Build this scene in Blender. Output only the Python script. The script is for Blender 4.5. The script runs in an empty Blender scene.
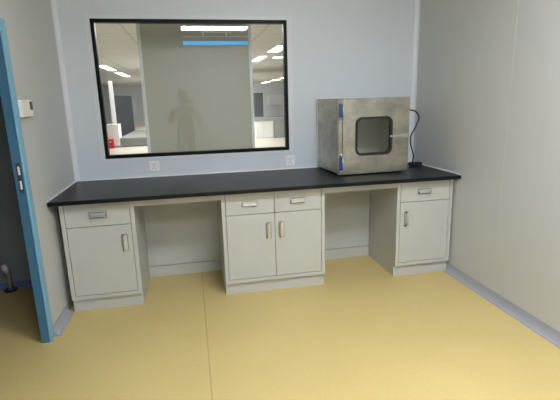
import bpy, bmesh, math, random
from mathutils import Vector, Matrix
random.seed(4)
S = bpy.context.scene
COL = S.collection

# ------------------------------------------------------------------ materials
def new_mat(name):
    m = bpy.data.materials.new(name); m.use_nodes = True
    nt = m.node_tree
    return m, nt, nt.nodes['Principled BSDF']

def mat(name, rgb, rough=0.5, metal=0.0, vary=0.04, scale=6.0, bump=0.0, bscale=200.0, spec=0.5):
    """plain surface with a slight procedural unevenness"""
    m, nt, b = new_mat(name)
    N, L = nt.nodes, nt.links
    tc = N.new('ShaderNodeTexCoord')
    nz = N.new('ShaderNodeTexNoise'); nz.inputs['Scale'].default_value = scale; nz.inputs['Detail'].default_value = 3
    L.new(tc.outputs['Object'], nz.inputs['Vector'])
    mx = N.new('ShaderNodeMix'); mx.data_type = 'RGBA'
    mx.inputs['A'].default_value = (*[c * (1 - vary) for c in rgb], 1)
    mx.inputs['B'].default_value = (*[min(1, c * (1 + vary)) for c in rgb], 1)
    L.new(nz.outputs['Fac'], mx.inputs['Factor'])
    L.new(mx.outputs['Result'], b.inputs['Base Color'])
    b.inputs['Roughness'].default_value = rough
    b.inputs['Metallic'].default_value = metal
    b.inputs['Specular IOR Level'].default_value = spec
    if bump:
        n2 = N.new('ShaderNodeTexNoise'); n2.inputs['Scale'].default_value = bscale
        L.new(tc.outputs['Object'], n2.inputs['Vector'])
        bp = N.new('ShaderNodeBump'); bp.inputs['Strength'].default_value = bump; bp.inputs['Distance'].default_value = 0.002
        L.new(n2.outputs['Fac'], bp.inputs['Height']); L.new(bp.outputs['Normal'], b.inputs['Normal'])
    return m

def emit(name, rgb, strength):
    m = bpy.data.materials.new(name); m.use_nodes = True
    nt = m.node_tree; nt.nodes.clear()
    e = nt.nodes.new('ShaderNodeEmission'); e.inputs['Color'].default_value = (*rgb, 1); e.inputs['Strength'].default_value = strength
    o = nt.nodes.new('ShaderNodeOutputMaterial'); nt.links.new(e.outputs[0], o.inputs['Surface'])
    return m

def glass(name, tint, f0=0.045, rough=0.0):
    """clear sheet glass: each face lets light through and mirrors a little of it (Schlick)"""
    m = bpy.data.materials.new(name); m.use_nodes = True
    nt = m.node_tree; nt.nodes.clear(); N, L = nt.nodes, nt.links
    t = N.new('ShaderNodeBsdfTransparent'); t.inputs['Color'].default_value = (*tint, 1)
    g = N.new('ShaderNodeBsdfGlossy'); g.inputs['Roughness'].default_value = rough
    lw = N.new('ShaderNodeLayerWeight'); lw.inputs['Blend'].default_value = 0.5
    pw = N.new('ShaderNodeMath'); pw.operation = 'POWER'; pw.inputs[1].default_value = 5
    ma = N.new('ShaderNodeMath'); ma.operation = 'MULTIPLY_ADD'; ma.inputs[1].default_value = 1 - f0; ma.inputs[2].default_value = f0
    mx = N.new('ShaderNodeMixShader'); o = N.new('ShaderNodeOutputMaterial')
    L.new(lw.outputs['Facing'], pw.inputs[0]); L.new(pw.outputs[0], ma.inputs[0]); L.new(ma.outputs[0], mx.inputs[0])
    L.new(t.outputs[0], mx.inputs[1]); L.new(g.outputs[0], mx.inputs[2]); L.new(mx.outputs[0], o.inputs['Surface'])
    return m

def floor_mat():
    m, nt, b = new_mat('yellow_vinyl'); N, L = nt.nodes, nt.links
    tc = N.new('ShaderNodeTexCoord')
    n1 = N.new('ShaderNodeTexNoise'); n1.inputs['Scale'].default_value = 1.7; n1.inputs['Detail'].default_value = 5
    n2 = N.new('ShaderNodeTexNoise'); n2.inputs['Scale'].default_value = 60; n2.inputs['Detail'].default_value = 2
    L.new(tc.outputs['Object'], n1.inputs['Vector']); L.new(tc.outputs['Object'], n2.inputs['Vector'])
    r = N.new('ShaderNodeValToRGB')
    r.color_ramp.elements[0].position = 0.3; r.color_ramp.elements[0].color = (0.61, 0.475, 0.195, 1)
    r.color_ramp.elements[1].position = 0.7; r.color_ramp.elements[1].color = (0.65, 0.51, 0.215, 1)
    L.new(n1.outputs['Fac'], r.inputs['Fac'])
    mx = N.new('ShaderNodeMix'); mx.data_type = 'RGBA'; mx.blend_type = 'MULTIPLY'
    r2 = N.new('ShaderNodeValToRGB'); r2.color_ramp.elements[0].color = (0.9, 0.9, 0.9, 1); r2.color_ramp.elements[1].color = (1, 1, 1, 1)
    L.new(n2.outputs['Fac'], r2.inputs['Fac'])
    mx.inputs['Factor'].default_value = 1
    L.new(r.outputs['Color'], mx.inputs['A']); L.new(r2.outputs['Color'], mx.inputs['B'])
    # welded seam between two vinyl sheets
    sx = N.new('ShaderNodeSeparateXYZ'); L.new(tc.outputs['Object'], sx.inputs[0])
    a = N.new('ShaderNodeMath'); a.operation = 'SUBTRACT'; a.inputs[1].default_value = 0.985; L.new(sx.outputs['X'], a.inputs[0])
    ab = N.new('ShaderNodeMath'); ab.operation = 'ABSOLUTE'; L.new(a.outputs[0], ab.inputs[0])
    lt = N.new('ShaderNodeMath'); lt.operation = 'LESS_THAN'; lt.inputs[1].default_value = 0.0045; L.new(ab.outputs[0], lt.inputs[0])
    sc = N.new('ShaderNodeMath'); sc.operation = 'MULTIPLY'; sc.inputs[1].default_value = 0.4; L.new(lt.outputs[0], sc.inputs[0])
    m2 = N.new('ShaderNodeMix'); m2.data_type = 'RGBA'; m2.inputs['B'].default_value = (0.3, 0.2, 0.07, 1)
    L.new(sc.outputs[0], m2.inputs['Factor']); L.new(mx.outputs['Result'], m2.inputs['A'])
    L.new(m2.outputs['Result'], b.inputs['Base Color'])
    b.inputs['Roughness'].default_value = 0.42; b.inputs['Specular IOR Level'].default_value = 0.3
    return m

def steel_mat():
    m, nt, b = new_mat('smudged_stainless_steel'); N, L = nt.nodes, nt.links
    tc = N.new('ShaderNodeTexCoord')
    mp = N.new('ShaderNodeMapping'); mp.inputs['Scale'].default_value = (4, 4, 6)
    L.new(tc.outputs['Object'], mp.inputs['Vector'])
    nz = N.new('ShaderNodeTexNoise'); nz.inputs['Scale'].default_value = 1.0; nz.inputs['Detail'].default_value = 6; nz.inputs['Roughness'].default_value = 0.65
    L.new(mp.outputs['Vector'], nz.inputs['Vector'])
    r = N.new('ShaderNodeValToRGB')
    r.color_ramp.elements[0].position = 0.36; r.color_ramp.elements[0].color = (0.33, 0.32, 0.275, 1)
    r.color_ramp.elements[1].position = 0.62; r.color_ramp.elements[1].color = (0.54, 0.51, 0.425, 1)
    L.new(nz.outputs['Fac'], r.inputs['Fac']); L.new(r.outputs['Color'], b.inputs['Base Color'])
    rr = N.new('ShaderNodeMapRange'); rr.inputs['To Min'].default_value = 0.45; rr.inputs['To Max'].default_value = 0.3
    L.new(nz.outputs['Fac'], rr.inputs['Value']); L.new(rr.outputs['Result'], b.inputs['Roughness'])
    b.inputs['Metallic'].default_value = 0.9
    return m

def tile_ceiling_mat():
    m, nt, b = new_mat('ceiling_tiles'); N, L = nt.nodes, nt.links
    tc = N.new('ShaderNodeTexCoord')
    br = N.new('ShaderNodeTexBrick'); br.offset = 0; br.inputs['Scale'].default_value = 1
    br.inputs['Brick Width'].default_value = 1.2; br.inputs['Row Height'].default_value = 1.2; br.inputs['Mortar Size'].default_value = 0.02
    br.inputs['Color1'].default_value = (0.55, 0.54, 0.49, 1); br.inputs['Color2'].default_value = (0.52, 0.51, 0.46, 1); br.inputs['Mortar'].default_value = (0.4, 0.36, 0.28, 1)
    L.new(tc.outputs['Object'], br.inputs['Vector']); L.new(br.outputs['Color'], b.inputs['Base Color'])
    b.inputs['Roughness'].default_value = 0.7
    return m

M = {
 'wall': mat('wall_panel_grey', (0.615, 0.66, 0.71), 0.38, vary=0.02, scale=1.2, spec=0.4),
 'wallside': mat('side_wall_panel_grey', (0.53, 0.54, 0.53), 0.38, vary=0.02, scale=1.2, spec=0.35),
 'trim': mat('pale_trim', (0.7, 0.72, 0.77), 0.35, vary=0.02),
 'wframe': mat('window_surround_grey', (0.66, 0.695, 0.735), 0.35, vary=0.02),
 'blueshade': mat('shaded_blue_door_rebate', (0.05, 0.155, 0.26), 0.5, vary=0.05),  # the door blue again, darkened to paint in the shade of the reveal
 'skirt': mat('grey_skirting', (0.35, 0.36, 0.41), 0.35, vary=0.03),
 'ceil': mat('ceiling_white', (0.75, 0.76, 0.77), 0.5, vary=0.02),
 'floor': floor_mat(),
 'blue': mat('blue_door_paint', (0.19, 0.41, 0.58), 0.4, vary=0.05),
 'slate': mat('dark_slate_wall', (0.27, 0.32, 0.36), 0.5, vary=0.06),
 'violet': mat('blue_violet_skirting', (0.2, 0.24, 0.55), 0.5),
 'cab': mat('off_white_cabinet', (0.48, 0.485, 0.45), 0.42, vary=0.025, scale=3),
 'gapshade': mat('cabinet_gap_shade', (0.12, 0.115, 0.105), 0.7),
 'top': mat('black_worktop', (0.005, 0.006, 0.008), 0.32, vary=0.1, scale=40, bump=0.06, spec=0.2),
 'seal': mat('white_sealant', (0.85, 0.86, 0.87), 0.4),
 'chrome': mat('satin_chrome', (0.6, 0.6, 0.6), 0.33, 0.85),
 'plate': mat('satin_plate', (0.62, 0.62, 0.61), 0.3, 0.5),
 'post': mat('shadowed_nickel', (0.16, 0.15, 0.14), 0.35, 0.8),
 'steel': steel_mat(),
 'steel_in': mat('inner_steel', (0.6, 0.58, 0.51), 0.4, 0.15, vary=0.08),
 'rubber': mat('black_rubber', (0.015, 0.015, 0.016), 0.5),
 'black': mat('black_frame', (0.004, 0.004, 0.005), 0.4, spec=0.15),
 'hinge': mat('blue_hinge_film', (0.01, 0.055, 0.2), 0.4),
 'red': mat('dark_red_plastic', (0.2, 0.03, 0.02), 0.35),
 'plastic': mat('white_plastic', (0.82, 0.82, 0.84), 0.35),
 'cream': mat('cream_plastic', (0.8, 0.79, 0.74), 0.4),
 'dark': mat('dark_mark', (0.03, 0.03, 0.035), 0.3),
 'pane': glass('window_glass', (0.985, 0.99, 0.985)),
 'dooglass': glass('smoky_glass', (0.95, 0.96, 0.93)),
 'lamp': emit('lamp_diffuser', (0.95, 0.985, 1.06), 34.5),
 'lampframe': mat('lamp_frame', (0.8, 0.8, 0.8), 0.4),
 'beige': mat('beige_partition', (0.5, 0.49, 0.38), 0.6, vary=0.04, scale=2),
 'bluelight': emit('sky_blue_light', (0.09, 0.42, 0.85), 1.0),
 'hallwall': mat('hall_wall', (0.72, 0.75, 0.79), 0.5),
 'hallfloor': mat('hall_floor_cream', (0.78, 0.72, 0.6), 0.35),
 'hallceil': tile_ceiling_mat(),
 'halllamp': emit('hall_lamp', (0.97, 0.99, 1.0), 9.0),
 'white': mat('white_laminate', (0.86, 0.86, 0.86), 0.4),
 'grey': mat('grey_laminate', (0.25, 0.26, 0.27), 0.45),
 'midgrey': mat('mid_grey_laminate', (0.33, 0.35, 0.34), 0.45),
 'darkglass': mat('dark_grey_glass', (0.012, 0.018, 0.028), 0.6, spec=0.05),
 'darkgrey': mat('dark_grey_cabinet', (0.05, 0.058, 0.058), 0.5),
 'redbox': mat('red_paint', (0.6, 0.03, 0.05), 0.4),
 'skin': mat('skin', (0.5, 0.3, 0.2), 0.5),
 'lip': mat('lip', (0.33, 0.14, 0.11), 0.5),
 'shirt': mat('grey_shirt', (0.06, 0.065, 0.07), 0.8),
 'trouser': mat('dark_trousers', (0.03, 0.03, 0.04), 0.8),
 'hair': mat('black_hair', (0.012, 0.01, 0.01), 0.5),
 'strap': mat('black_strap', (0.01, 0.01, 0.01), 0.6),
}

# ------------------------------------------------------------------ geometry helpers
class MB:
    def __init__(s, org=(0, 0, 0)):
        s.bm = bmesh.new(); s.o = Vector(org)
    def box(s, x0, x1, y0, y1, z0, z1, bev=0.0, seg=2):
        b = bmesh.new()
        bmesh.ops.create_cube(b, size=1)
        for v in b.verts:
            v.co = Vector(((x0 + x1) / 2 + v.co.x * (x1 - x0), (y0 + y1) / 2 + v.co.y * (y1 - y0), (z0 + z1) / 2 + v.co.z * (z1 - z0)))
        if bev:
            bmesh.ops.bevel(b, geom=b.edges[:], offset=bev, segments=seg, affect='EDGES', profile=0.5)
        return s._take(b)
    def _take(s, b):
        me = bpy.data.meshes.new('tmp'); b.to_mesh(me); b.free(); s.bm.from_mesh(me); bpy.data.meshes.remove(me); return s
    def prism(s, pts, axis, a, c):
        """closed outline pts (2-D) swept along axis from a to c"""
        def P(u, v, w):
            return Vector((w, u, v)) if axis == 'x' else Vector((u, w, v)) if axis == 'y' else Vector((u, v, w))
        b = bmesh.new()
        A = [b.verts.new(P(u, v, a)) for u, v in pts]; C = [b.verts.new(P(u, v, c)) for u, v in pts]
        n = len(pts)
        b.faces.new(A); b.faces.new(C[::-1])
        for i in range(n):
            b.faces.new((A[i], C[i], C[(i + 1) % n], A[(i + 1) % n]))
        bmesh.ops.recalc_face_normals(b, faces=b.faces[:])
        return s._take(b)
    def cyl(s, p, q, r, seg=16, r2=None):
        p, q = Vector(p), Vector(q); d = q - p
        b = bmesh.new()
        bmesh.ops.create_cone(b, cap_ends=True, segments=seg, radius1=r, radius2=r if r2 is None else r2, depth=d.length)
        rot = d.to_track_quat('Z', 'Y').to_matrix().to_4x4()
        bmesh.ops.transform(b, matrix=Matrix.Translation((p + q) / 2) @ rot, verts=b.verts[:])
        return s._take(b)
    def ball(s, c, rx, ry, rz, seg=20):
        b = bmesh.new(); bmesh.ops.create_uvsphere(b, u_segments=seg, v_segments=seg // 2, radius=1)
        for v in b.verts: v.co = Vector((c[0] + v.co.x * rx, c[1] + v.co.y * ry, c[2] + v.co.z * rz))
        return s._take(b)
    def tube(s, pts, r, seg=8, sub=8):
        P = [Vector(p) for p in pts]; out = []
        for i in range(len(P) - 1):
            p0, p1, p2, p3 = P[max(i - 1, 0)], P[i], P[i + 1], P[min(i + 2, len(P) - 1)]
            for k in range(sub):
                t = k / sub
                out.append(0.5 * ((2 * p1) + (p2 - p0) * t + (2 * p0 - 5 * p1 + 4 * p2 - p3) * t * t + (3 * p1 - p0 - 3 * p2 + p3) * t ** 3))
        out.append(P[-1])
        b = bmesh.new(); rings = []; up = Vector((0.3, 0.5, 0.81)).normalized()
        for i, p in enumerate(out):
            d = (out[min(i + 1, len(out) - 1)] - out[max(i - 1, 0)]).normalized()
            u = d.cross(up)
            if u.length < 1e-3: u = d.cross(Vector((1, 0, 0)))
            u.normalize(); v = d.cross(u)
            rings.append([b.verts.new(p + r * (u * math.cos(2 * math.pi * k / seg) + v * math.sin(2 * math.pi * k / seg))) for k in range(seg)])
        for A, C in zip(rings, rings[1:]):
            for k in range(seg): b.faces.new((A[k], A[(k + 1) % seg], C[(k + 1) % seg], C[k]))
        b.faces.new(rings[0][::-1]); b.faces.new(rings[-1])
        bmesh.ops.recalc_face_normals(b, faces=b.faces[:])
        return s._take(b)
    def plate_hole(s, outer, inner, y0, y1):
        """plate in the xz plane with a hole; both outlines have the same number of points"""
        b = bmesh.new(); n = len(outer)
        f = [[b.verts.new((u, y, v)) for u, v in pts] for y in (y0, y1) for pts in (outer, inner)]
        for i in range(n):
            j = (i + 1) % n
            b.faces.new((f[0][i], f[0][j], f[1][j], f[1][i])); b.faces.new((f[2][i], f[2][j], f[3][j], f[3][i]))
            b.faces.new((f[0][i], f[0][j], f[2][j], f[2][i])); b.faces.new((f[1][i], f[1][j], f[3][j], f[3][i]))
        bmesh.ops.recalc_face_normals(b, faces=b.faces[:])
        return s._take(b)
    def build(s, name, m, parent=None, smooth=False, world=True):
        me = bpy.data.meshes.new(name)
        if s.o.length and world: bmesh.ops.translate(s.bm, verts=s.bm.verts[:], vec=-s.o)
        s.bm.to_mesh(me); s.bm.free()
        me.materials.append(m)
        if smooth:
            me.polygons.foreach_set('use_smooth', [True] * len(me.polygons))
        o = bpy.data.objects.new(name, me); COL.objects.link(o)
        if parent is not None: o.parent = parent
        elif s.o.length and world: o.location = s.o
        return o

def thing(name, label, cat, loc=(0, 0, 0), group=None, rz=0.0):
    e = bpy.data.objects.new(name, None); COL.objects.link(e)
    e.empty_display_size = 0.05; e.location = loc; e.rotation_euler = (0, 0, rz)
    e['label'] = label; e['category'] = cat
    if group: e['group'] = group
    return e
def tag(o, label, cat, group=None):
    o['label'] = label; o['category'] = cat
    if group: o['group'] = group
    return o
def struct(o, label=None, cat=None):
    o['kind'] = 'structure'
    if label: o['label'] = label
    if cat: o['category'] = cat
    return o
def rrect(x0, x1, z0, z1, r, n=6):
    pts = []
    for cx, cz, a0 in ((x1 - r, z1 - r, 0), (x0 + r, z1 - r, 90), (x0 + r, z0 + r, 180), (x1 - r, z0 + r, 270)):
        for k in range(n + 1):
            a = math.radians(a0 + 90 * k / n); pts.append((cx + r * math.cos(a), cz + r * math.sin(a)))
    return pts

# ------------------------------------------------------------------ dimensions (metres): back wall y=0, left wall x=0
L = 3.07; RY = -6.0; H = 2.8
CF = -0.731                                             # cabinet fronts
WX0, WX1, WZ0, WZ1 = 0.258, 1.846, 1.027, 2.138         # black window frame, outer edge

# ------------------------------------------------------------------ the room shell
b = MB().box(-0.05, L, RY, 0.05, -0.05, 0); struct(b.build('floor', M['floor']), 'yellow vinyl floor', 'floor')
struct(MB().box(-0.05, L + .05, RY - .05, 0.05, H, H + .05).build('ceiling', M['ceil']), 'white panel ceiling', 'ceiling')
b = MB()
b.box(-0.05, WX0, 0, .05, 0, H).box(WX1, L + .05, 0, .05, 0, H).box(WX0, WX1, 0, .05, 0, WZ0).box(WX0, WX1, 0, .05, WZ1, H)
struct(b.build('wall_back', M['wall']), 'pale grey panel wall with the window', 'wall')
struct(MB().box(L, L + .05, RY, 0, 0, H).build('wall_right', M['wallside']), 'pale grey panel wall on the right', 'wall')
struct(MB().box(-0.05, L + .05, RY - .05, RY, 0, H).build('wall_front', M['wall']), 'pale grey wall behind the viewer', 'wall')
DY1, DY0, DZ = -1.046, -2.12, 1.955                     # door opening in the left wall
b = MB().box(-0.05, 0, DY1, 0, 0, H).box(-0.05, 0, RY, DY0, 0, H).box(-0.05, 0, DY0, DY1, DZ, H)
struct(b.build('wall_left', M['wallside']), 'pale grey panel wall with the blue doorway', 'wall')
# coved corner profiles above the worktop
def cove(px, sx, r=0.034):
    pts = [(px, 0), (px + sx * r, 0)]
    for k in range(1, 8):
        a = math.radians(90 * k / 8)
        pts.append((px + sx * r * (1 - math.sin(a)), -r * (1 - math.cos(a))))
    pts.append((px, -r))
    return pts
struct(MB().prism(cove(0, 1), 'z', .86, H).build('trim_1', M['trim']), 'pale coved profile in the left corner', 'trim')
struct(MB().prism(cove(L, -1), 'z', .86, H).build('trim_2', M['trim']), 'pale coved profile in the right corner', 'trim')
struct(MB().box(L - .0015, L, -1.277, -1.269, .08, H).build('trim_3', M['wallside']), 'joint strip on the right wall', 'trim')
# coved skirting
def skirt(px, sx, y0, y1, name):
    h, w = .07, .045
    pts = [(px, 0), (px + sx * w, 0), (px + sx * w, .004)]
    for k in range(0, 9):
        a = math.radians(90 * k / 8)
        pts.append((px + sx * (w - .01 - (w - .016) * math.sin(a)), .006 + (h - .012) * (1 - math.cos(a))))
    pts += [(px + sx * .006, h), (px, h)]
    struct(MB().prism(pts, 'y', y0, y1).build(name, M['skirt']), 'grey coved skirting', 'skirting')
skirt(0, 1, DY1 + .002, -.70, 'baseboard_left')
skirt(L, -1, RY, -.712, 'baseboard_right')
skirt(0, 1, RY, DY0 - .002, 'baseboard_left_near')

# window: pale outer profile, black band, pane
w = struct(MB(( (WX0+WX1)/2, 0, (WZ0+WZ1)/2)).plate_hole(
    [(WX0 - .036, WZ0 - .02), (WX1 + .042, WZ0 - .02), (WX1 + .042, WZ1 + .03), (WX0 - .036, WZ1 + .03)],
    [(WX0, WZ0), (WX1, WZ0), (WX1, WZ1), (WX0, WZ1)], -.004, 0.0).build('window_1', M['wframe']), 'wide fixed window with a black frame', 'window')
o = ((WX0+WX1)/2, 0, (WZ0+WZ1)/2)
f = .029
MB(o).plate_hole([(WX0, WZ0), (WX1, WZ0), (WX1, WZ1), (WX0, WZ1)], [(WX0 + f, WZ0 + f), (WX1 - f, WZ0 + f), (WX1 - f, WZ1 - f), (WX0 + f, WZ1 - f)], -.005, .048).build('window_frame', M['black'], w)
MB(o).box(WX0 + f, WX1 - f, .004, .009, WZ0 + f, WZ1 - f).build('pane', M['pane'], w)

# blue doorway frame (architrave wraps the panel edge)
d = struct(MB().box(-.004, .007, -1.118, DY1, 0, DZ, .003).box(-.004, .007, DY0, DY0 + .072, 0, DZ, .003)
           .box(-.004, .007, DY0 + .072, -1.118, DZ - .072, DZ, .003)
           .box(.007, .0095, -1.112, -1.09, 0, DZ - .004).build('door_1', M['blue']), 'blue painted steel doorway frame', 'door')
MB().box(-.053, -.004, -1.114, DY1 - .0005, 0, DZ - .0005).box(-.053, -.004, DY0 + .0005, DY0 + .068, 0, DZ - .0005).box(-.053, -.004, DY0 + .068, -1.114, DZ - .068, DZ - .0005).build('rebate', M['blueshade'], d)
MB().box(-.034, -.01, -1.117, -1.1135, .985, 1.16, .001).build('strike_plate', M['darkgrey'], d)
for za in (1.005, 1.09): MB().box(-.027, -.016, -1.121, -1.1165, za, za + .05, .0015).build('latch_insert', M['plastic'], d)

# unlit side room beyond the doorway
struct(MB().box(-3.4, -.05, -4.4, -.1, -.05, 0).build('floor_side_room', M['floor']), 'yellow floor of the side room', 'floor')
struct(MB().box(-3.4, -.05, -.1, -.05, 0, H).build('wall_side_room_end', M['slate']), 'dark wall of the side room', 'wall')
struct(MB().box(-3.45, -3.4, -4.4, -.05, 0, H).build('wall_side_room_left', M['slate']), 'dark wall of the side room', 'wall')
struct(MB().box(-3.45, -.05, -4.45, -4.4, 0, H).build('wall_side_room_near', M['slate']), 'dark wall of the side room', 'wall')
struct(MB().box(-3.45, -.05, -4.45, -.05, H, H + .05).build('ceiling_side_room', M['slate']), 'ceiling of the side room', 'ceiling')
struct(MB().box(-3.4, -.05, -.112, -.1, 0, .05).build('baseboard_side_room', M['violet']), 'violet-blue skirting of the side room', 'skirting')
t = thing('pipe_stub', 'small grey pipe fitting on the dark floor beyond the blue doorway', 'pipe', (-.57, -.16, 0))
MB((-.57, -.16, 0)).cyl((-.57, -.16, 0), (-.57, -.16, .012), .05).build('flange', M['darkgrey'], t)
MB((-.57, -.16, 0)).cyl((-.57, -.16, .012), (-.57, -.16, .17), .022).build('pipe', M['midgrey'], t, True)
MB((-.57, -.16, 0)).cyl((-.57, -.16, .16), (-.59, -.19, .235), .03, r2=.02).build('spout', M['plastic'], t, True)

# ------------------------------------------------------------------ lab bench
def pull(parent, org, cx, cz, length, vertical):
    """satin plate with a chrome bar standing off it on two dark posts"""
    h = length / 2; y = CF - .001
    m = MB(org); rng = []
    def bx(*a, k=0, bev=.0012):
        n0 = len(m.bm.faces); m.box(*a, bev); rng.append((n0, k))
    P = (lambda a0, a1, y0, y1, b0, b1: (cx + b0, cx + b1, y0, y1, cz + a0, cz + a1)) if vertical else (lambda a0, a1, y0, y1, b0, b1: (cx + a0, cx + a1, y0, y1, cz + b0, cz + b1))
    bx(*P(-h - .003, h + .003, y - .002, y, -.021, .021), k=2, bev=.0006)
    bx(*P(-h + .001, h - .001, y - .0045, y - .002, -.016, .017), k=0)
    bx(*P(-h + .002, h - .002, y - .026, y - .02, -.011, .001), k=1, bev=.002)
    for s_ in (-1, 1): bx(*P(s_ * (h - .007) - .005, s_ * (h - .007) + .005, y - .021, y - .0035, -.011, .001), k=2)
    o = m.build('handle', M['plate'], parent)
    o.data.materials.append(M['chrome']); o.data.materials.append(M['post'])
    for p in o.data.polygons:
        p.material_index = [k for n0, k in rng if n0 <= p.index][-1]

ZT = .8205
def cabinet(name, x0, x1, label, bays, door_handle):
    o = ((x0 + x1) / 2, -.38, 0)
    t = thing(name, label, 'cabinet', o, 'base cabinets under the black worktop')
    m = MB(o)
    st = .027
    m.box(x0, x0 + .018, CF, -.06, 0.1, ZT).box(x1 - .018, x1, CF, -.06, .1, ZT)            # sides
    m.box(x0, x0 + .018, CF + .028, -.06, 0, .1).box(x1 - .018, x1, CF + .028, -.06, 0, .1)
    m.box(x0 + .018, x1 - .018, -.078, -.06, .0, ZT)                                         # back
    m.box(x0 + .018, x1 - .018, CF + .02, -.078, .1, .118)                                   # bottom
    m.box(x0 + .018, x0 + st, CF, CF + .02, .1, ZT).box(x1 - st, x1 - .018, CF, CF + .02, .1, ZT)
    m.box(x0 + st, x1 - st, CF, CF + .02, .1, .1285).box(x0 + st, x1 - st, CF, CF + .02, ZT - .011, ZT)
    m.build('carcass', M['cab'], t)
    MB(o).box(x0 + .02, x1 - .02, CF + .0215, CF + .026, .12, ZT - .004).build('gap_shade_sheet', M['gapshade'], t)  # dark sheet behind the fronts, colours the gaps as if in shade
    MB(o).box(x0 + .0185, x1 - .0185, CF + .028, CF + .044, 0, .1).build('kick_plate', M['cab'], t)
    n = len(bays); wx = (x1 - x0 - 2 * st) / n
    for i in range(n):
        a = x0 + st + i * wx + (.0035 if i == 0 else .002); c = x0 + st + (i + 1) * wx - (.0035 if i == n - 1 else .002)
        dr = MB(o).box(a, c, CF - .001, CF + .018, .645, ZT - .014, .0012, 1).build('drawer', M['cab'], t)
        pull(dr, o, bays[i][0], .724, .112, False)
        do = MB(o).box(a, c, CF - .001, CF + .018, .132, .6405, .0012, 1).build('door', M['cab'], t)
        pull(do, o, bays[i][1], .506, .122, True)
    return t
cabinet('base_cabinet', .0495, .5405, 'single-door off-white base cabinet beside the blue doorway wall, handle at its right', [(.296, .458)], 'r')
cabinet('base_cabinet', 1.1586, 1.9546, 'wide double-door off-white base cabinet with two drawers, mid bench', [(1.368, 1.506), (1.738, 1.606)], 'c')
cabinet('base_cabinet', 2.5621, 3.053, 'single-door off-white base cabinet against the right wall, under the cord', [(2.797, 2.648)], 'l')

def knee(x0, x1, label):
    o = ((x0 + x1) / 2, -.4, 0)
    t = thing('knee_space_frame', label, 'desk frame', o, 'knee spaces of the bench')
    MB(o).box(x0 + .001, x1 - .001, CF, CF + .02, .768, ZT).build('apron_rail', M['cab'], t)
    MB(o).box(x0 + .001, x1 - .001, -.176, -.16, .1, ZT).build('back_panel', M['cab'], t)
    MB(o).box(x0 + .001, x1 - .001, -.178, -.162, 0, .094).build('kick_plate', M['cab'], t)
knee(.5405, 1.1586, 'open knee space with off-white back panel left of the double cabinet')
knee(1.9546, 2.5621, 'open knee space with off-white back panel below the steel pass box')

o = (L / 2, -.4, .815)
t = thing('worktop', 'long matte black worktop running wall to wall over the cabinets', 'worktop', o)
MB(o).box(.003, L - .003, -.812, -.003, .822, .851, .004).build('slab', M['top'], t)
struct(MB().box(.0003, .0115, -.814, -.0003, .8512, .861, .003).box(.0003, L - .0003, -.0115, -.0003, .8512, .861, .003).box(L - .0105, L - .0003, -.814, -.0003, .8512, .860, .003).build('trim_6', M['seal']), 'white sealant line between worktop and walls', 'sealant')

# ------------------------------------------------------------------ stainless pass box
ANG = math.radians(3.0); BX = (2.1365, -.521, .8512)
BW, BH, BD = .628, .623, .503
t = thing('pass_box', 'stainless steel pass box with a rounded window, on the black worktop', 'pass box', BX, rz=ANG)
def bb(): return MB()
z0 = .016
m = bb()
m.box(0, .02, .03, BD, z0, BH, .002).box(BW - .02, BW, .03, BD, z0, BH, .002).box(.02, BW - .02, .03, BD, z0, z0 + .02).box(.02, BW - .02, .03, BD, BH - .02, BH)
m.box(.02, BW - .02, BD - .02, BD, z0 + .02, BH - .02)
m.box(0, .034, .0, .03, z0, BH - .002, .003)                     # front post that carries the hinges
m.box(.034, BW, .026, .03, z0, z0 + .012).box(.0, BW, -.006, .03, z0 - .006, z0 + .006, .002)
body = m.build('body', M['steel'], t)
m = bb().box(.0205, BW - .0205, .06, BD - .021, z0 + .0205, z0 + .024).box(.0205, BW - .0205, BD - .026, BD - .021, z0 + .024, BH - .021).box(.0205, .024, .06, BD - .03, z0 + .024, BH - .021).box(BW - .024, BW - .0205, .06, BD - .03, z0 + .024, BH - .021)
m.build('chamber', M['steel_in'], t)
dx0, dx1, dz0, dz1 = .037, BW + .002, z0 + .008, BH - .001
wx0, wx1, wz0, wz1 = .152, .472, .164, .466
inn = rrect(wx0, wx1, wz0, wz1, .05)
def onrect(pts, x0, x1, za, zb):
    cx, cz = (wx0 + wx1) / 2, (wz0 + wz1) / 2
    out = []
    n = len(pts) // 4
    cs = [(x1, zb), (x0, zb), (x0, za), (x1, za)]
    for k, (u, v) in enumerate(pts):
        c = cs[k // n]; j = k % n
        if j < n // 2: c = (c[0], v) if k // n in (0, 2) else (u, c[1])
        elif j > n // 2: c = (u, c[1]) if k // n in (0, 2) else (c[0], v)
        out.append(c)
    return out
door = bb().plate_hole(onrect(inn, dx0, dx1, dz0, dz1), inn, -.001, .024).build('door', M['steel'], t)
bb().plate_hole(rrect(wx0 - .006, wx1 + .006, wz0 - .006, wz1 + .006, .055), rrect(wx0 + .013, wx1 - .013, wz0 + .013, wz1 - .013, .04), -.006, .026).build('gasket', M['rubber'], door)
m = bb(); m.prism(rrect(wx0 + .01, wx1 - .01, wz0 + .01, wz1 - .01, .045), 'y', .008, .013); m.build('glass', M['dooglass'], door)
m = bb().box(.565, .622, -.008, 0, .292, .322, .002).box(.45, .58, -.02, -.009, .3, .314, .003).cyl((.578, -.02, .307), (.578, .0, .307), .012)
m.build('latch_handle', M['chrome'], door)
for zc in (.527, .1):
    h = bb().box(.004, .0335, -.012, .0, zc - .055, zc + .055, .003).build('hinge', M['hinge'], t)
    bb().cyl((.02, -.012, zc + .05), (.02, -.012, zc + .085), .009).cyl((.02, -.012, zc - .07), (.02, -.012, zc - .052), .009).cyl((.036, -.006, zc - .06), (.036, -.006, zc + .06), .006).build('hinge_pin', M['chrome'], h, True)
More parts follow.
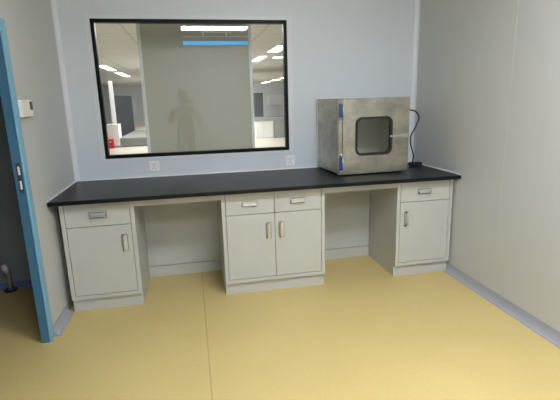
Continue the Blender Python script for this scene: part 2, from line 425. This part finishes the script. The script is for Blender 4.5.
for fx in (.06, BW - .06):
    for fy in (.06, BD - .06):
        bb().cyl((fx, fy, 0), (fx, fy, z0), .018).build('foot', M['rubber'], t)
bb().box(-.006, .0, BD - .012, BD - .002, .004, BH, .002).box(-.006, BW, BD - .012, BD - .004, BH, BH + .005, .002).build('sealant_bead', M['seal'], t)
sw = bb().box(BW + .0, BW + .012, .035, .065, .53, .57, .002).build('power_switch', M['red'], t)
bb().box(BW + .012, BW + .016, .042, .058, .535, .565, .001).build('rocker', M['dark'], sw)
# cord hangs from the side of the box down to an adapter on the worktop (local coordinates of the box)
Ri = Matrix.Rotation(-ANG, 3, 'Z')
def loc(p): return Ri @ (Vector(p) - Vector(BX))
cp = [(2.765, -.455, 1.372), (2.79, -.455, 1.364), (2.834, -.46, 1.352), (2.866, -.465, 1.30), (2.834, -.465, 1.214), (2.799, -.465, 1.145), (2.802, -.465, 1.072), (2.832, -.46, .986), (2.845, -.43, .925), (2.86, -.38, .872), (2.89, -.3, .8595), (2.93, -.24, .8595)]
cord = bb().tube([loc(p) for p in cp], .0062).build('power_cord', M['rubber'], t, True)
a = Vector(loc((2.985, -.215, .8518)))
bb().box(a.x - .05, a.x + .055, a.y - .035, a.y + .035, a.z, a.z + .032, .009).tube([loc(p) for p in [(2.9, -.26, .8595), (2.94, -.31, .8595), (3.0, -.3, .8595), (3.035, -.24, .8595), (3.0, -.2, .87), (2.95, -.21, .875)]], .0065).build('plug_adapter', M['rubber'], cord)

# ------------------------------------------------------------------ sockets and wall controller
def socket(cx, cz, label):
    o = (cx, 0, cz)
    t = thing('wall_socket', label, 'socket', o, 'sockets above the worktop')
    p = MB(o).box(cx - .045, cx + .045, -.011, -.0002, cz - .045, cz + .045, .004).build('cover_plate', M['plastic'], t)
    m = MB(o)
    for dx in (-.007, .007): m.box(cx + dx - .0018, cx + dx + .0018, -.0122, -.0105, cz + .012, cz + .022)
    for dx, rz in ((-.012, 0), (.012, 0)): m.box(cx + dx - .0018, cx + dx + .0018, -.0122, -.0105, cz - .022, cz - .012)
    m.box(cx - .0018, cx + .0018, -.0122, -.0105, cz - .008, cz + .001)
    m.build('slots', M['dark'], p)
socket(.645, .944, 'square white wall socket below the window, by its left side')
socket(1.85, .930, 'square white wall socket beside the steel pass box')
o = (0, -.935, 1.462)
t = thing('wall_controller', 'cream wall controller with a small black display beside the blue doorway', 'controller', o)
MB(o).box(.0003, .024, -1.04, -.862, 1.418, 1.518, .005).build('case', M['cream'], t)
MB(o).box(.024, .026, -.912, -.866, 1.458, 1.508, .0008).build('display', M['dark'], t)

# ------------------------------------------------------------------ ceiling lights of the room
def ceiling_light(x0, x1, y0, y1, z, label, m, group=None):
    o = ((x0 + x1) / 2, (y0 + y1) / 2, z)
    t = thing('ceiling_light', label, 'ceiling light', o, group)
    g = .02
    MB(o).box(x0, x1, y0, y0 + g, z - .02, z - .0005).box(x0, x1, y1 - g, y1, z - .02, z - .0005).box(x0, x0 + g, y0 + g, y1 - g, z - .02, z - .0005).box(x1 - g, x1, y0 + g, y1 - g, z - .02, z - .0005).build('frame', M['lampframe'], t)
    MB(o).box(x0 + g, x1 - g, y0 + g, y1 - g, z - .014, z - .001).build('diffuser', m, t)
ceiling_light(.925, 2.175, -5.02, -4.45, H, 'white ceiling panel light mirrored along the top of the window', M['lamp'])
ceiling_light(1.4, 2.65, -3.25, -2.65, H, 'white ceiling panel light above the room, nearer the bench', M['lamp'])

# ------------------------------------------------------------------ laboratory hall behind the window
HZ = 2.7; HX0, HX1, HY1 = -5.0, 9.5, 31
struct(MB().box(HX0, HX1, .05, HY1, -.05, 0).build('floor_hall', M['hallfloor']), 'cream floor of the hall', 'floor')
struct(MB().box(HX0, HX1, .05, HY1, HZ, HZ + .05).build('ceiling_hall', M['hallceil']), 'beige tiled ceiling of the hall', 'ceiling')
struct(MB().box(HX0, HX1, HY1, HY1 + .05, 0, HZ).build('wall_hall_far', M['hallwall']), 'far wall of the hall', 'wall')
struct(MB().box(HX0 - .05, HX0, .05, HY1, 0, HZ).build('wall_hall_left', M['hallwall']), 'left wall of the hall', 'wall')
struct(MB().box(HX1, HX1 + .05, .05, HY1, 0, HZ).build('wall_hall_right', M['hallwall']), 'right wall of the hall', 'wall')
struct(MB().box(HX0, -.05, 0, .05, 0, HZ).box(L + .05, HX1, 0, .05, 0, HZ).build('wall_hall_near', M['hallwall']), 'near wall of the hall', 'wall')
struct(MB().box(3.6, HX1, 17.25, 17.35, 0, 2.2).build('wall_hall_divider', M['hallwall']), 'low dividing wall in the hall', 'wall')
tag(MB((-1.85, 14.07, 0)).box(-1.93, -1.78, 14, 14.15, 0, 2.3, .02).build('post', M['white']), 'white post standing behind the white lab cabinet at the window left', 'post')
# beige partition close behind the glass
px0, px1 = .548, 1.622
p = struct(MB().box(px0 + .03, px1 - .03, .605, .7, 0, HZ).build('wall_partition', M['beige']), 'beige partition behind the window', 'partition')
for i, (a, c) in enumerate(((px0, px0 + .03), (px1 - .03, px1))):
    struct(MB().box(a, c, .598, .71, 0, HZ, .003).build('trim_%d' % (4 + i), M['white']), 'white edge post of the beige partition', 'trim')
o = (1.27, .6, 2.025)
t = thing('light_strip', 'lit sky-blue strip across the beige partition behind the glass', 'light strip', o)  # blue strip given its own glow, not a wall lamp fixture
MB(o).box(.962, 1.588, .597, .6049, 2.008, 2.044).build('channel', M['trim'], t)
MB(o).box(.966, 1.584, .590, .597, 2.011, 2.041, .002).build('diffuser', M['bluelight'], t)
o = (1.27, .6, 2.1)
t = thing('hanging_rail', 'thin white rail on two brackets above the blue strip', 'rail', o)
MB(o).box(1.13, 1.428, .568, .58, 2.117, 2.127, .002).build('bar', M['white'], t)
for x in (1.158, 1.378): MB(o).box(x - .006, x + .006, .57, .6049, 2.088, 2.117, .001).build('bracket', M['white'], t)
tag(MB().box(.968, 1.592, .59, .6049, 2.081, 2.0875).build('ledge_strip', M['cream']), 'thin pale ledge just above the blue strip', 'ledge')

# lights of the hall
for x0, x1, y0, y1, lab in (
    (-1.86, -1.56, 11.6, 14.2, 'hall ceiling light nearest the window corner, left of the beige partition'),
    (-1.86, -1.58, 15.2, 18.4, 'farther hall ceiling light left of the beige partition'),
    (3.04, 3.31, 9.0, 10.8, 'large hall ceiling light touching the partition edge on its right'),
    (3.08, 3.41, 6.5, 8.0, 'largest hall ceiling light, beside the right window frame'),
    (3.52, 3.86, 9.2, 9.65, 'slim hall ceiling light against the right window frame'),
    (6.5, 6.9, 21.7, 23.0, 'small far hall light touching the right window frame'),
    (6.5, 6.9, 24.2, 26.2, 'small far hall light in the middle of a row of three'),
    (6.5, 6.9, 27.8, 30.2, 'farthest tiny hall light, nearest the partition in its row')):
    ceiling_light(x0, x1, y0, y1, HZ, lab, M['halllamp'], 'lights in the hall behind the window')

# furniture of the hall
o = (-1.6, 12.2, 0)
t = thing('lab_cabinet', 'white lab cabinet behind the glass at the lower left of the window', 'cabinet', o)
MB(o).box(-1.79, -1.41, 11.92, 12.5, .04, .75).build('carcass', M['white'], t)
MB(o).box(-1.8, -1.4, 11.9, 12.52, .75, .78).build('top', M['white'], t)
MB(o).box(-1.78, -1.42, 11.905, 11.92, .06, .73, .004).build('door', M['white'], t)
o = (-1.67, 11.75, 0)
t = thing('fire_box', 'red box on the hall floor in front of the white lab cabinet', 'box', o)
MB(o).box(-1.77, -1.58, 11.66, 11.86, 0, .3, .006).build('case', M['redbox'], t)
MB(o).box(-1.70, -1.65, 11.655, 11.66, .2, .235).build('label_plate', M['white'], t)
o = (-1.95, 17, 0)
t = thing('glass_screen', 'dark grey glass screen standing beyond the white lab cabinet', 'screen', o)
m = MB(o).prism([(-2.13, 15.4), (-2.09, 15.38), (-1.71, 18.98), (-1.75, 19.0)], 'z', .06, 1.8); m.build('panel', M['darkglass'], t)
m = MB(o).prism([(-2.15, 15.36), (-2.08, 15.35), (-1.69, 19.0), (-1.76, 19.02)], 'z', 0, .06); m.build('base_rail', M['darkgrey'], t)
o = (-.5, 13.5, 0)
t = thing('lab_platform', 'low wide grey platform in the hall beside the beige partition', 'platform', o)
MB(o).box(-1.37, .4, 12.0, 16, .03, .27).build('body', M['grey'], t)
MB(o).box(-1.4, .42, 11.95, 16.05, .27, .31).build('top', M['midgrey'], t)
MB(o).box(-1.37, .4, 12.05, 15.9, 0, .03).build('plinth', M['dark'], t)
# right of the partition
o = (3.82, 13.3, 0)
t = thing('lab_cabinet', 'white lab cabinet under the grey hall bench right of the partition', 'cabinet', o, None)
MB(o).box(3.44, 4.17, 13.02, 13.7, 0, .668).build('carcass', M['white'], t)
for a, c in ((3.45, 3.8), (3.81, 4.16)): MB(o).box(a, c, 13.0, 13.02, .03, .66, .003).build('door', M['white'], t)
o = (4.6, 13.3, 0)
t = thing('lab_cabinet', 'grey-green lab cabinet at the end of the hall bench by the window frame', 'cabinet', o)
MB(o).box(4.19, 5.0, 13.02, 13.7, 0, .668).build('carcass', M['midgrey'], t)
for a, c in ((4.2, 4.59), (4.61, 4.99)): MB(o).box(a, c, 13.0, 13.02, .03, .66, .003).build('door', M['midgrey'], t)
tag(MB((4.2, 13.8, .7)).box(3.4, 5.05, 12.96, 14.7, .67, .77, .01).build('hall_worktop', M['midgrey']), 'grey worktop over the two low hall cabinets', 'worktop')
o = (3.95, 15.2, 0)
t = thing('tall_cabinet', 'tall dark grey cabinet behind the hall bench right of the partition', 'cabinet', o)
MB(o).box(3.76, 4.12, 15.02, 15.5, 0, 1.75).build('carcass', M['darkgrey'], t)
MB(o).box(3.78, 4.1, 15.0, 15.02, .95, 1.72, .003).build('door', M['darkgrey'], t)
MB(o).box(3.78, 4.1, 15.0, 15.02, .04, .93, .003).build('door', M['darkgrey'], t)
o = (5.15, 17.1, 1.2)
t = thing('wall_cabinet', 'white wall cabinet on the hall divider wall by the window frame', 'cabinet', o)
MB(o).box(4.73, 5.7, 16.92, 17.249, 1.2, 1.67).build('carcass', M['white'], t)
for a, c in ((4.74, 5.21), (5.22, 5.69)): MB(o).box(a, c, 16.9, 16.92, 1.21, 1.66, .003).build('door', M['white'], t)

# ------------------------------------------------------------------ the photographer, mirrored in the window
def person():
    base = Vector((.89, -4.22, 0))
    V, E, R = [], [], []
    def v(p, r, frm=None):
        V.append(p); R.append(r if isinstance(r, tuple) else (r, r))
        if frm is not None: E.append((frm, len(V) - 1))
        return len(V) - 1
    pel = v((0, 0, .88), (.155, .11)); w_ = v((0, .0, 1.02), (.14, .1), pel); ch = v((0, -.0, 1.2), (.155, .11), w_); sh = v((0, -.01, 1.33), (.12, .085), ch)
    nk = v((0, .0, 1.42), (.052, .055), sh); hd0 = v((0, .02, 1.49), (.066, .08), nk); hd1 = v((0, .02, 1.56), (.075, .095), hd0); hd2 = v((0, .01, 1.63), (.06, .075), hd1)
    nose = v((0, .118, 1.545), .012, hd1)
    for s in (-1, 1):
        v((s * .082, .01, 1.545), (.012, .02), hd1)                  # ear
        hp = v((s * .09, 0, .82), .085, pel); kn = v((s * .1, .02, .46), .055, hp); an = v((s * .105, -.02, .08), .038, kn); v((s * .115, .13, .035), (.04, .03), an)
        sd = v((s * .185, -.01, 1.33), .055, sh)
        el = v((s * .25 if s < 0 else .29, .1, 1.09), .042, sd)
        wr = v((.08 + s * .075, .25, 1.36), .028, el)
        pm = v((.08 + s * .075, .285, 1.43), (.034, .018), wr)
        hx = .08 + s * .075
        for k in range(4):                                           # fingers curled behind the phone
            q = v((hx - s * .02, .288, 1.43 + .016 * k), .0085, pm) if k == 0 else v((hx - s * .02, .287, 1.43 + .016 * k), .0085, pm)
            q = v((hx - s * (.04 + .004 * (k % 3)), .306, 1.435 + .018 * k), .008, q)
            v((hx - s * (.05 + .004 * (k % 3)), .318, 1.438 + .018 * k), .007, q)
        q = v((hx - s * .015, .262, 1.43), .0095, pm); v((hx - s * .05, .268, 1.455), .008, q)   # thumb
    me = bpy.data.meshes.new('person'); me.from_pydata([Vector(p) for p in V], E, []); me.update()
    o = bpy.data.objects.new('person', me); COL.objects.link(o); o.location = base
    md = o.modifiers.new('Skin', 'SKIN'); md.use_smooth_shade = True
    for i, sv in enumerate(me.skin_vertices[0].data):
        sv.radius = R[i]; sv.use_root = (i == 0)
    o.modifiers.new('Sub', 'SUBSURF').levels = 2; o.modifiers['Sub'].render_levels = 2
    dg = bpy.context.evaluated_depsgraph_get()
    nm = bpy.data.meshes.new_from_object(o.evaluated_get(dg)); o.modifiers.clear(); o.data = nm
    cb = bmesh.new(); cb.from_mesh(nm)
    for pc, pn in (((0, 0, .9), (0, 0, 1)), ((0, 0, 1.4), (0, 0, 1)), ((0, 0, .07), (0, 0, 1)), ((.235, 0, 0), (1, 0, 0)), ((-.235, 0, 0), (1, 0, 0)), ((0, .11, 0), (0, 1, 0)), ((0, 0, 1.08), (0, 0, 1))):
        bmesh.ops.bisect_plane(cb, geom=cb.verts[:] + cb.edges[:] + cb.faces[:], plane_co=pc, plane_no=pn)
    cb.to_mesh(nm); cb.free()
    nm.materials.clear()
    for k in ('shirt', 'trouser', 'skin'): nm.materials.append(M[k])
    for p in nm.polygons:
        c = p.center; p.use_smooth = True
        arm = abs(c.x) > .235 or c.y > .13
        p.material_index = 1 if c.z < .9 and c.z > .07 and not arm else (2 if c.z > 1.4 or (arm and (c.y > .11 or c.z < 1.08)) else 0)
        if c.z <= .07: p.material_index = 1
    tag(o, 'person in dark clothes holding up a phone, mirrored in the window', 'person')
    h = MB().ball((0, -.005, 1.61), .088, .104, .085).build('hair', M['hair'], o, True)
    for s in (-1, 1): MB().ball((s * .032, .095, 1.57), .014, .01, .009, 12).build('eye', M['dark'], o, True)
    MB().ball((0, .098, 1.505), .024, .01, .006, 12).build('mouth', M['lip'], o, True)
    st = MB().tube([(-.17, .02, 1.36), (-.12, .115, 1.28), (0, .14, 1.15), (.1, .12, 1.02), (.17, .03, .92), (.1, -.1, 1.0), (0, -.13, 1.15), (-.13, -.1, 1.32), (-.17, .02, 1.36)], .014)
    st.build('shoulder_strap', M['strap'], o, True)
person()
t = thing('phone', 'dark phone held up by the person mirrored in the window', 'phone', (.972, -3.915, 1.485))
m = MB(); m.box(-.075, .075, -.004, .004, -.037, .037, .003); m.build('case', M['dark'], t)
MB().box(-.07, .07, -.0048, -.004, -.033, .033).build('screen', M['darkglass'], t)

# ------------------------------------------------------------------ light
def area(name, loc, sx, sy, power, col=(.95, .98, 1.0)):
    l = bpy.data.lights.new(name, 'AREA'); l.shape = 'RECTANGLE'; l.size = sx; l.size_y = sy; l.energy = power; l.color = col
    o = bpy.data.objects.new(name, l); COL.objects.link(o); o.location = loc
    return o
area('hall_fill_near', (1.1, 4.0, HZ - .03), 1.2, 2.4, 120)  # added fill lights without fixtures, hidden by the partition, to brighten the hall
area('hall_fill_middle', (1.3, 12.0, HZ - .03), 1.2, 3.0, 260)
area('hall_fill_far', (2.0, 22.0, HZ - .03), 2.4, 3.0, 320)
W = bpy.data.worlds.new('World'); S.world = W; W.use_nodes = True
W.node_tree.nodes['Background'].inputs['Color'].default_value = (.5, .55, .6, 1)
W.node_tree.nodes['Background'].inputs['Strength'].default_value = 0.05

# ------------------------------------------------------------------ camera (solved from the cabinet and worktop corners)
yaw, pitch, roll, fpx = .1970, .2282, -.0269, 435.997
fw = Vector((math.sin(yaw) * math.cos(pitch), math.cos(yaw) * math.cos(pitch), -math.sin(pitch)))
r0 = Vector((math.cos(yaw), -math.sin(yaw), 0)); u0 = r0.cross(fw)
r = r0 * math.cos(roll) + u0 * math.sin(roll); u = -r0 * math.sin(roll) + u0 * math.cos(roll)
cam = bpy.data.cameras.new('camera'); cam.sensor_width = 36; cam.lens = fpx / 560 * 36; cam.clip_start = .01
co = bpy.data.objects.new('camera', cam); COL.objects.link(co)
co.matrix_world = Matrix(((r.x, u.x, -fw.x, .9715), (r.y, u.y, -fw.y, -3.8867), (r.z, u.z, -fw.z, 1.4847), (0, 0, 0, 1)))
S.camera = co
S.view_settings.view_transform = 'Standard'; S.view_settings.look = 'None'; S.view_settings.gamma = 1
S.view_settings.use_curve_mapping = False
S.view_settings.exposure = 0.0
S.cycles.max_bounces = 12; S.cycles.diffuse_bounces = 6; S.cycles.transparent_max_bounces = 16
S.cycles.use_denoising = True
